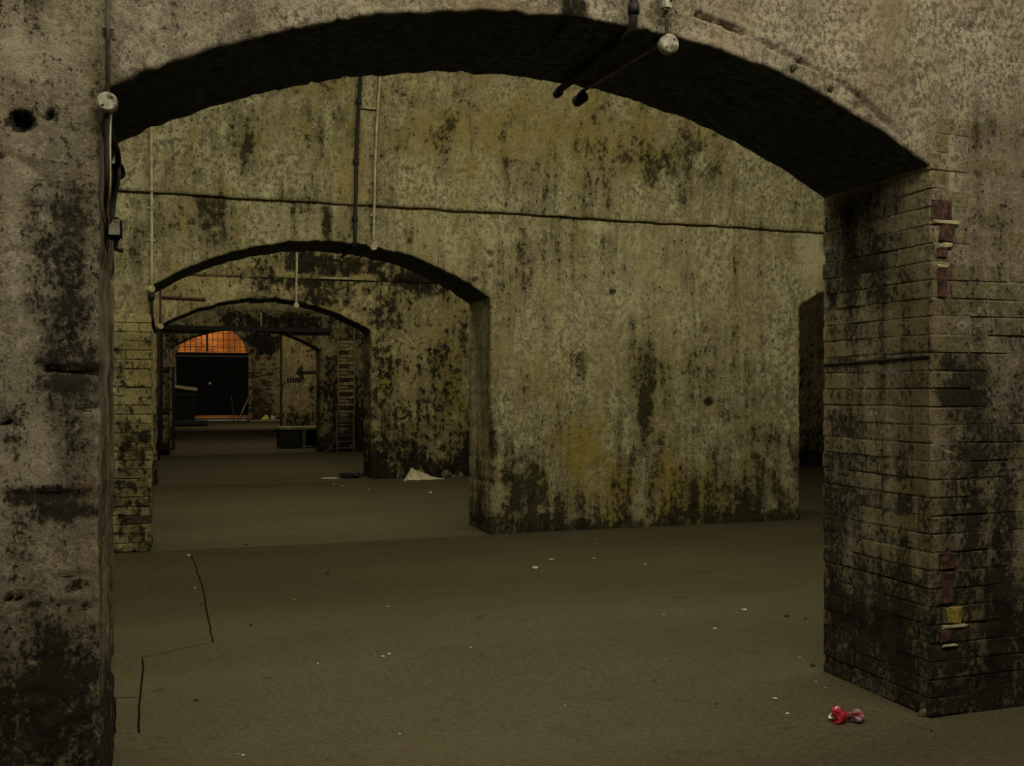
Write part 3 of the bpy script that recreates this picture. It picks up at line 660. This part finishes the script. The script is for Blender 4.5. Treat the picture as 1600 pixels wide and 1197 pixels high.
# fourth wall conduit
x7, z7 = at(408, 519, W4-.02)
conduit('electric_conduit', 'faint pale conduit crossing the dark soot above the fourth arch', 'conduit', [(x7, W4-.022, z) for z in (3.36, 3.2, z7)], .022, M_paleconduit, [((x7, W4-.04, z7), (0, -1, 0), .05, .03)], (), (), None, 'pale conduits running down the arch walls')
for px in (529, 554):
    bm = bmesh.new(); a = at(px, 500, W4-.06); tube(bm, [(a[0], W4-.045, .02), (a[0], W4-.045, 3.1)], .018, 8); tube(bm, [(a[0], W4-.045, 1.5), (a[0], W4-.045, 1.56)], .028, 8)
    o = frombm('riser_pipe', bm, M_board, None, True); tag(o, 'pale upright pipe against the fourth wall, %s of the bare brick strip' % ('on the passage side' if px == 529 else 'on the far side'), 'pipe', 'riser pipes either side of the brick strip')
# ladder leaning at the foot of that wall
root = empty('ladder', (at(540, 700, W4-.3)[0], W4-.3, 0)); tag(root, 'short dark metal ladder standing against the fourth wall under the brick strip', 'ladder')
for sx_ in (-.2, .2):
    bm = bmesh.new(); bbox(bm, (sx_, .1, .5), (.03, .03, 1.02), .005, rx=-.16); frombm('rail', bm, M_greyconduit, root)
for k in range(6):
    bm = bmesh.new(); z = .1+k*.16; tube(bm, [(-.2, .02+z*.16, z), (.2, .02+z*.16, z)], .014, 8); frombm('rung', bm, M_greyconduit, root, True)

# gate track and narrow leaf in front of the fourth arch
a, b = at(256, 511, W4-.12), at(515, 512, W4-.12)
root = empty('gate_frame', (a[0], W4-.12, 0)); tag(root, 'thin black steel gate leaf folded beside the fourth arch under a long top rail', 'gate')
L0 = Vector(root.location)
def bar(name, p, q, r, mat=M_dark, par=root, ori=None):
    bm = bmesh.new(); p = Vector(p)-L0; q = Vector(q)-L0; d = q-p
    sz = (abs(d.x)+r*2, abs(d.y)+r*2, abs(d.z)+r*2); bbox(bm, (p+q)/2, sz, r*.25); return frombm(name, bm, mat, par)
bar('top_rail', (a[0], W4-.12, a[1]), (b[0], W4-.12, a[1]-.02), .045)
xa, xb2 = at(252, 600, W4-.12)[0], at(271, 600, W4-.12)[0]; zb0 = at(252, 702, W4-.12)[1]
for x in (xa, xb2): bar('stile', (x, W4-.12, zb0), (x, W4-.12, a[1]-.08 if x == xa else at(0, 575, W4-.12)[1]), .032)
for py in (575, 640, 702): bar('cross_rail', (xa, W4-.12, at(252, py, W4-.12)[1]), (xb2, W4-.12, at(252, py, W4-.12)[1]), .024)
bar('hanger', (xb2, W4-.12, a[1]-.5), (xb2, W4-.12, a[1]), .02)

# bench like plinth beyond the fourth arch
by = W4+1.75; bx0, bx1 = at(437, 690, by)[0], at(500, 690, by)[0]
root = empty('bench', ((bx0+bx1)/2, by+.35, 0)); tag(root, 'low bench with pale top and dark panels beyond the fourth arch', 'bench'); wd = bx1-bx0
bm = bmesh.new(); bbox(bm, (0, 0, .52), (wd, .8, .07), .01); frombm('top', bm, M_board, root)
bm = bmesh.new(); bbox(bm, (-wd*.22, -.3, .25), (wd*.5, .05, .48), .006); frombm('side_panel', bm, M_dark, root)
for px_ in (-wd*.47, wd*.1, wd*.47):
    bm = bmesh.new(); bbox(bm, (px_, -.34, .245), (.09, .07, .49), .006); frombm('leg', bm, M_greyconduit if px_ == wd*.1 else M_dark, root)
for px_ in (-wd*.47, wd*.47):
    bm = bmesh.new(); bbox(bm, (px_, .34, .245), (.09, .07, .49), .006); frombm('leg', bm, M_dark, root)
bm = bmesh.new(); bbox(bm, (0, .35, .25), (wd, .04, .45), .006); frombm('back_panel', bm, M_dark, root)

# painted arrow and lettering on the fifth wall
ar = empty('painted_arrow', (*[at(475, 582, W5-.03)[0], W5-.055], at(475, 582, W5-.03)[1])); tag(ar, 'black painted arrow pointing into the passage on the fifth wall, over small illegible lettering', 'arrow')
L0 = Vector(ar.location)
def flat(name, pxs, Yp=W5-.055, th=.006, mat=M_dark, par=ar, base=None):
    bm = bmesh.new(); vs = [bm.verts.new(Vector((at(x, y, Yp)[0], Yp, at(x, y, Yp)[1]))-(base if base is not None else L0)) for x, y in pxs]
    f = bm.faces.new(vs); r = bmesh.ops.extrude_face_region(bm, geom=[f]); bmesh.ops.translate(bm, verts=[v for v in r['geom'] if isinstance(v, bmesh.types.BMVert)], vec=(0, th+.02, 0))
    return frombm(name, bm, mat, par)
flat('shaft', [(469, 580.5), (496, 579.5), (496, 582.5), (469, 583.5)])
flat('arrow_head', [(462, 582), (468, 575), (470, 571), (473, 573), (471, 579), (473, 582), (474, 588), (476, 592), (472, 592), (467, 586)])
for x in (448.5, 453, 457, 461, 465.5):
    flat('letter', [(x, 590.5), (x+3, 590), (x+3, 592), (x+1.5, 592.3), (x+1.6, 594.3), (x+3, 594.2), (x+2.8, 596), (x, 596.6)])

# ------------------------------------------------------------------ end gate with fanlight
root = empty('end_gate', (1.4, W6+.12, 0)); tag(root, 'tall black double gate closing the far end of the passage, arched fanlight above', 'gate')
L0 = Vector(root.location); x0, x1 = -.30, 3.09; zt = at(340, 556, W6)[1]; zg = .28
for s0, s1 in ((x0, 1.385), (1.415, x1)):
    n = 9; wd = (s1-s0)/n
    for k in range(n):
        bm = bmesh.new(); bbox(bm, (s0+wd*(k+.5)-L0.x, 0, (zt+zg)/2), (wd-.012, .04, zt-zg), .006); frombm('plank', bm, M_darkpaint, root)
    for z in (zg+.25, (zg+zt)/2-.2, zt-.2):
        bm = bmesh.new(); bbox(bm, ((s0+s1)/2-L0.x, -.04, z), (s1-s0-.05, .04, .14), .006); frombm('ledge_board', bm, M_darkpaint, root)
bm = bmesh.new(); bbox(bm, (1.4-L0.x, .04, (zt+zg)/2), (3.6, .03, zt-zg), .004); frombm('back_panel', bm, M_darkpaint, root)
bm = bmesh.new(); bbox(bm, (1.4-L0.x, 0.0, (zt+3.3)/2+.02), (3.4, .16, .16), .01); frombm('transom', bm, M_darkpaint, root)
bm = bmesh.new(); bbox(bm, (1.4-L0.x, -.07, zt-.02), (3.36, .05, .05), .005); frombm('highlight_rail', bm, M_greyconduit, root)['label'] = 'top rail with its highlight painted paler'  # paler grey paints the highlight along the gate's top edge
bm = bmesh.new(); X_, z_ = at(328, 599, W6); disc(bm, (X_-L0.x, -.07, z_), (0, -1, 0), .055, .03, 16); frombm('hole_light_disc', bm, simple('hole_light_white', (.9, .9, .85), .4), root)['label'] = 'small white disc painted as daylight through a gate hole'  # white disc stands in for daylight coming through a hole in the gate
for k, x in enumerate(np.linspace(x0+.15, x1-.15, 13)):
    zt2 = float(arch_z(x, O6[0]))
    if k in (5,): r = .05
    else: r = .014
    bm = bmesh.new(); bbox(bm, (x-L0.x, 0, (3.4+zt2)/2), (r*2, r*2, zt2-3.36), .003); frombm('fanlight_bar', bm, M_dark, root)
for z in (3.62, 3.95, 4.3):
    hw = 1.675*math.sqrt(max(.05, 1-((z-3.3)/1.45)**2)); bm = bmesh.new(); bbox(bm, (0, 0, z), (hw*2*.98, .025, .022), .003); frombm('fanlight_bar', bm, M_dark, root)
pts = [(x-L0.x, -.02, float(arch_z(x, O6[0]))-.03) for x in np.linspace(x0+.03, x1-.03, 40)]
bm = bmesh.new(); tube(bm, pts, .04, 8); frombm('arch_frame', bm, M_greyconduit, root, True)
# poles leaning by the gate
for i, (a, b) in enumerate((((372, 650), (388, 622)), ((366, 650), (361, 618)))):
    pa = fl(*a); pa = (at(a[0], 650, W6-.35)[0], W6-.35, .02); q = at(b[0], b[1], W6-.1)
    bm = bmesh.new(); tube(bm, [pa, (q[0], W6-.12, q[1])], .035 if i == 0 else .02, 8); o = frombm('pole', bm, M_pipebright if i == 0 else M_greyconduit, None, True)
    tag(o, 'bright pole leaning on the corner of the end gate' if i == 0 else 'thin dull pole leaning on the end gate', 'pole')
# outside: lit brick building and pale step
slab_box('wall_outside', (1.4, 53.6, 5), (16, .4, 11), M_outer)
slab_box('trim_doorstep', (1.4, 51.0, .06), (3.4, .9, .16), M_cyanplas)
slab_box('floor_outside', (1.4, 52.2, -.06), (16, 3.2, .1), M_cyanplas)

# container at the left of the gate
cx, cy = at(286, 650, 46)[0], 46.2
root = empty('skip_bin', (cx, cy, 0)); tag(root, 'dark metal bin with a pale sloping lid at the left of the end gate', 'bin')
zt = at(286, 606, 45.7)[1]
bm = bmesh.new(); bbox(bm, (0, 0, zt/2+.05), (1.15, 1.0, zt-.1), .05)
for v in bm.verts:
    if v.co.z < zt*.5: v.co.x *= .88; v.co.y *= .88
frombm('body', bm, M_darkpaint, root)
bm = bmesh.new(); bbox(bm, (0, -.06, zt+.0), (1.22, 1.15, .16), .03, ry=.14); frombm('lid', bm, M_board, root)['label'] = 'pale sloping lid'
for sx_ in (-.4, .4):
    for sy_ in (-.35, .35):
        bm = bmesh.new(); disc(bm, (sx_, sy_, .08), (1, 0, 0), .08, .05, 14); frombm('wheel', bm, M_dark, root)
bm = bmesh.new(); tube(bm, [(-.5, -.56, zt-.35), (.5, -.56, zt-.35)], .03, 8); frombm('handle', bm, M_dark, root)
bm = bmesh.new(); bbox(bm, (0, 0, .13), (1.5, .7, .22), .04); o = frombm('low_crate', bm, M_dark, None, loc=(cx+.25, 43.6, 0)); 
for v in o.data.vertices: v.co.z = max(0, v.co.z)
tag(o, 'flat black crate on the floor in front of the lidded bin', 'crate')

# ------------------------------------------------------------------ litter
def lump(name, c, s, seed, mat, parent=None, sub=3, amp=.35, flatb=True):
    bm = bmesh.new(); bmesh.ops.create_icosphere(bm, subdivisions=sub, radius=1)
    rr = random.Random(seed); ph = [Vector((rr.uniform(-1, 1), rr.uniform(-1, 1), rr.uniform(-1, 1))).normalized() for _ in range(14)]; of = [rr.uniform(.45, .95) for _ in ph]
    for v in bm.verts:
        n = v.co.normalized(); k = 1.0
        for d, f in zip(ph, of):
            q = n.dot(d)
            if q > 1e-3: k = min(k, f/q)
        v.co = n*(k*(1-amp*.3)+amp*.3*rr.random()*.3)
        v.co = Vector((v.co.x*s[0], v.co.y*s[1], v.co.z*s[2]))
        if flatb: v.co.z = max(v.co.z, -s[2]*.3)
    bmesh.ops.translate(bm, verts=bm.verts, vec=(0, 0, s[2]*.3))
    return frombm(name, bm, mat, parent, loc=c)
# crushed red can
fx, fy = fl(1325, 1128)
root = empty('crushed_can', (fx, fy, 0)); root.rotation_euler = (0, 0, -TH+.12); tag(root, 'crushed red drinks can on the floor beside the big right pier', 'can')
bm = bmesh.new(); n = 20; prof = [(-.073, .020), (-.070, .026), (-.062, .031), (-.045, .032), (-.030, .026), (-.012, .016), (.0, .013), (.012, .018), (.03, .027), (.05, .031), (.063, .029), (.07, .024)]
rings = []
for i, (x, r) in enumerate(prof):
    bend = .006*math.sin(i*1.3); ring = []
    for k in range(n):
        a = 2*math.pi*k/n; q = r*(1+.16*math.sin(a*3+i*1.1)+.10*math.sin(a*5-i*2.0))
        ring.append(bm.verts.new((x+.010*math.sin(a*2+i), q*math.cos(a)*1.05+bend, max(.001, .026+q*math.sin(a)*.88+(.012 if i < 4 else 0)*(1 if math.sin(a) > 0 else 0)))))
    rings.append(ring)
for i, (A, B) in enumerate(zip(rings, rings[1:])):
    for k in range(n): f = bm.faces.new((A[k], A[(k+1) % n], B[(k+1) % n], B[k])); f.material_index = 0 if i < 6 or k % 7 == 0 else 1
o = frombm('body', bm, M_red, root); o.data.materials.append(M_duskcan); 
bm = bmesh.new(); bm.faces.new([bm.verts.new(v) for v in [tuple(Vector((-.074+.010*math.sin(2*math.pi*k/n*2), .019*math.cos(2*math.pi*k/n), .032+.017*math.sin(2*math.pi*k/n)))) for k in range(n)]])
r2 = bmesh.ops.extrude_face_region(bm, geom=bm.faces[:]); bmesh.ops.translate(bm, verts=[v for v in r2['geom'] if isinstance(v, bmesh.types.BMVert)], vec=(-.003, 0, 0)); frombm('can_end', bm, M_alu, root)['label'] = 'bare silver rim'
bm = bmesh.new(); tube(bm, [(-.064, -.012, .062), (-.052, .0, .070), (-.036, .006, .066)], .006, 8); frombm('torn_edge', bm, M_alu, root, True)['label'] = 'bright torn silver edge'

# white crumpled bag by the third wall
def sheet(name, prof_px, Y, label, cat, mat):
    pass
fx, fy = fl(668, 752)
bm = bmesh.new()
pk = [(-.27, -.05, .0), (-.22, .02, .10), (-.17, .06, .20), (-.06, .05, .13), (.08, .05, .08), (.24, .02, .02), (.34, -.02, .0)]
N = 22; R_ = random.Random(4); grid_ = []
for i in range(N):
    t = i/(N-1)*(len(pk)-1); a = int(min(t, len(pk)-2)); f = t-a; p = Vector(pk[a]).lerp(Vector(pk[a+1]), f); row = []
    for j in range(9):
        s = j/8; z = p.z*(1-abs(s-.55)*1.1)**1.0 if p.z > 0 else 0
        z = max(.004, p.z*(1-((s-.55)/.6)**2)+R_.uniform(-.012, .012)) if 0 < j < 8 else .004
        row.append(bm.verts.new((p.x+R_.uniform(-.01, .01)-(s-.5)*.06, (s-.5)*.34*(1-abs(i/N-.4)*.9)+R_.uniform(-.01, .01), z)))
    grid_.append(row)
for A, B in zip(grid_, grid_[1:]):
    for k in range(8): bm.faces.new((A[k], B[k], B[k+1], A[k+1]))
o = frombm('paper_heap', bm, M_paper, None, loc=(fx, W3-.31, 0)); o.rotation_euler = (0, 0, -.05); tag(o, 'crumpled white paper sheet lying at the foot of the third wall', 'paper')
sd = o.modifiers.new('thick', 'SOLIDIFY'); sd.thickness = .004
# rubble around it
for i, (px, py, s, m) in enumerate([(659, 738, .10, M_ochre), (698, 742, .12, M_rubble), (712, 738, .10, M_rubble), (690, 732, .09, M_rubble), (722, 745, .08, M_rubble), (645, 746, .05, M_scrap)]):
    X, z = at(px, 750, W3-.2); o = lump('rubble_lump', (X+(.0, .02, .12, .22, .26, -.20)[i], W3-(.07, .09, .12, .22, .12, .56)[i], 0), (s*.9, s*.45, s*(1.7 if i == 0 else .9)), 30+i, m)
    tag(o, ['ochre lump of rubble behind the white paper sheet', 'wide dusty lump of rubble right of the white paper', 'dusty rubble lump third along from the white paper', 'small rubble lump just behind the white paper corner', 'rubble lump nearest the second arch jamb at the third wall', 'tiny pale crumb at the tip of the white paper'][i], 'rubble', 'rubble at the foot of the third wall')
# twisted wire scrap at the jamb of the third wall
X, _ = at(545, 740, W3+.4); bm = bmesh.new(); R_ = random.Random(9)
for k in range(4):
    tube(bm, smooth_path([(R_.uniform(-.28, .28), R_.uniform(-.1, .1), R_.uniform(.012, .10)) for _ in range(6)], 2), .012, 6)
bbox(bm, (0, 0, .03), (.3, .12, .04), .008, rz=.3, ry=.2)
o = frombm('metal_scrap', bm, M_dark, None, loc=(X, W3+.3, 0.003)); tag(o, 'tangle of dark bent metal on the floor at the third arch jamb', 'scrap')
o = lump('board_scrap', (at(520, 745, W3+.2)[0], W3+.25, 0), (.22, .05, .03), 77, M_scrap); tag(o, 'pale flat sliver lying left of the dark metal tangle', 'scrap')
# yellow bag and pale bag at the end wall
X, _ = at(414, 650, W6-.5); o = lump('plastic_bag', (X, W6-.45, 0), (.30, .2, .30), 5, M_yellowbag); tag(o, 'bright yellow plastic bag at the foot of the end wall pier', 'bag')
X, _ = at(427, 648, W6-.5); o = lump('plastic_bag', (X, W6-.45, 0), (.15, .12, .30), 6, M_cyanplas); tag(o, 'pale grey bag beside the yellow bag', 'bag')
X, _ = at(415, 655, W6-1); bm = bmesh.new(); bbox(bm, (0, 0, .04), (1.5, .5, .08), .01); o = frombm('kerb_board', bm, M_board, None, loc=(X, W6-.9, 0)); tag(o, 'pale low board on the floor before the yellow bag', 'board')
# scraps
rank_list = []
uniq = {(836, 888): 'broad pale scrap left of its pair in front of the second pier', (862, 875): 'broad pale scrap nearer the second pier of a pair', (1163, 953): 'pale flat scrap midway between second pier and big right pier',
        (295, 868): 'pale scrap at the upper end of the long floor crack', (305, 919): 'tiny bright scrap beside the long floor crack', (1117, 982): 'cream crumb on the floor short of the flat scrap', (1250, 1027): 'tiny bright crumb by the far corner of the big right pier'}
for i, (px, py, wpx) in enumerate([(295, 868, 9), (305, 919, 6), (836, 888, 15), (862, 875, 15), (928, 873, 8), (1008, 882, 8), (1140, 855, 4), (1163, 953, 12), (1152, 958, 6), (1117, 982, 8), (1037, 961, 7), (1250, 1027, 5), (1230, 1115, 9), (1210, 1092, 12),
        (380, 1180, 8), (372, 1178, 4), (608, 1022, 8), (598, 1026, 8), (497, 1037, 6), (607, 948, 5), (672, 770, 8), (575, 765, 7), (535, 760, 6), (521, 756, 5), (545, 763, 4), (735, 1012, 5), (883, 1103, 5), (843, 1131, 4), (625, 1147, 5), (460, 937, 5), (227, 921, 3), (1040, 1030, 3), (1290, 1075, 6), (1275, 1065, 5), (933, 850, 5), (1055, 858, 4)]):
    X, Y = fl(px, py); s = wpx/2*Y*1.02/F; o = lump('litter_scrap', (X, Y, 0), (s, s*1.0, s*.35), 100+i, M_scrap if i % 4 else M_paper, sub=2)
    o.rotation_euler = (0, 0, random.uniform(-.6, .6)); tag(o, 'x', 'litter', 'pale litter scraps on the floor'); rank_list.append((o, px, py, 'pale crumb of litter'))
    if (px, py) in uniq: o['label'] = uniq[(px, py)]; rank_list.pop()
for i, (px, py, wpx) in enumerate([(1228, 963, 14), (1258, 967, 9), (383, 852, 9), (512, 895, 9), (392, 977, 8), (1024, 1063, 7), (327, 1032, 5), (306, 1094, 9), (1270, 1040, 16), (1120, 1100, 8), (860, 762, 4), (585, 768, 5), (1455, 1142, 8)]):
    X, Y = fl(px, py); s = wpx/2*Y*1.02/F; o = lump('dark_clod', (X, Y, 0), (s, s*.8, s*.4), 200+i, M_dark, sub=2)
    tag(o, 'x', 'dirt', 'black clods of dirt on the floor'); rank_list.append((o, px, py, 'black clod of dirt'))
MARKS = {'the crushed red can': (1325, 1128), 'the far foot of the big brick pier': (1283, 1045), 'the near foot of the second pier': (770, 842), 'the white paper sheet': (665, 750),
         'the sharp elbow of the floor crack': (333, 1003), 'the top end of the floor crack': (300, 868), 'the small floor panel by the left pier': (200, 1130), 'the middle of the nearest arch floor': (800, 1050)}
ORD = ['first', 'second', 'third', 'fourth', 'fifth', 'sixth', 'seventh', 'eighth', 'ninth', 'tenth', 'eleventh', 'twelfth']
byk = {}
for o, px, py, kd in rank_list:
    mk = min(MARKS, key=lambda m: math.hypot(px-MARKS[m][0], (py-MARKS[m][1])*1.5)); byk.setdefault((mk, kd), []).append((math.hypot(px-MARKS[mk][0], py-MARKS[mk][1]), o))
for (mk, kd), L in byk.items():
    for k, (_, o) in enumerate(sorted(L, key=lambda t: t[0])): o['label'] = 'tiny '+kd+', '+ORD[k]+' out from '+mk if len(L) > 1 else 'tiny '+kd+' lying near '+mk
# fallen brick piece at the foot of the right pier
X, _ = at(1475, 1098, W1-.05)
o = lump('brick_fragment', (fl(1442, 1118)[0], fl(1442, 1118)[1], 0), (.05, .03, .03), 301, M_rubble); tag(o, 'dull brick fragment at the near foot of the big right pier', 'rubble')
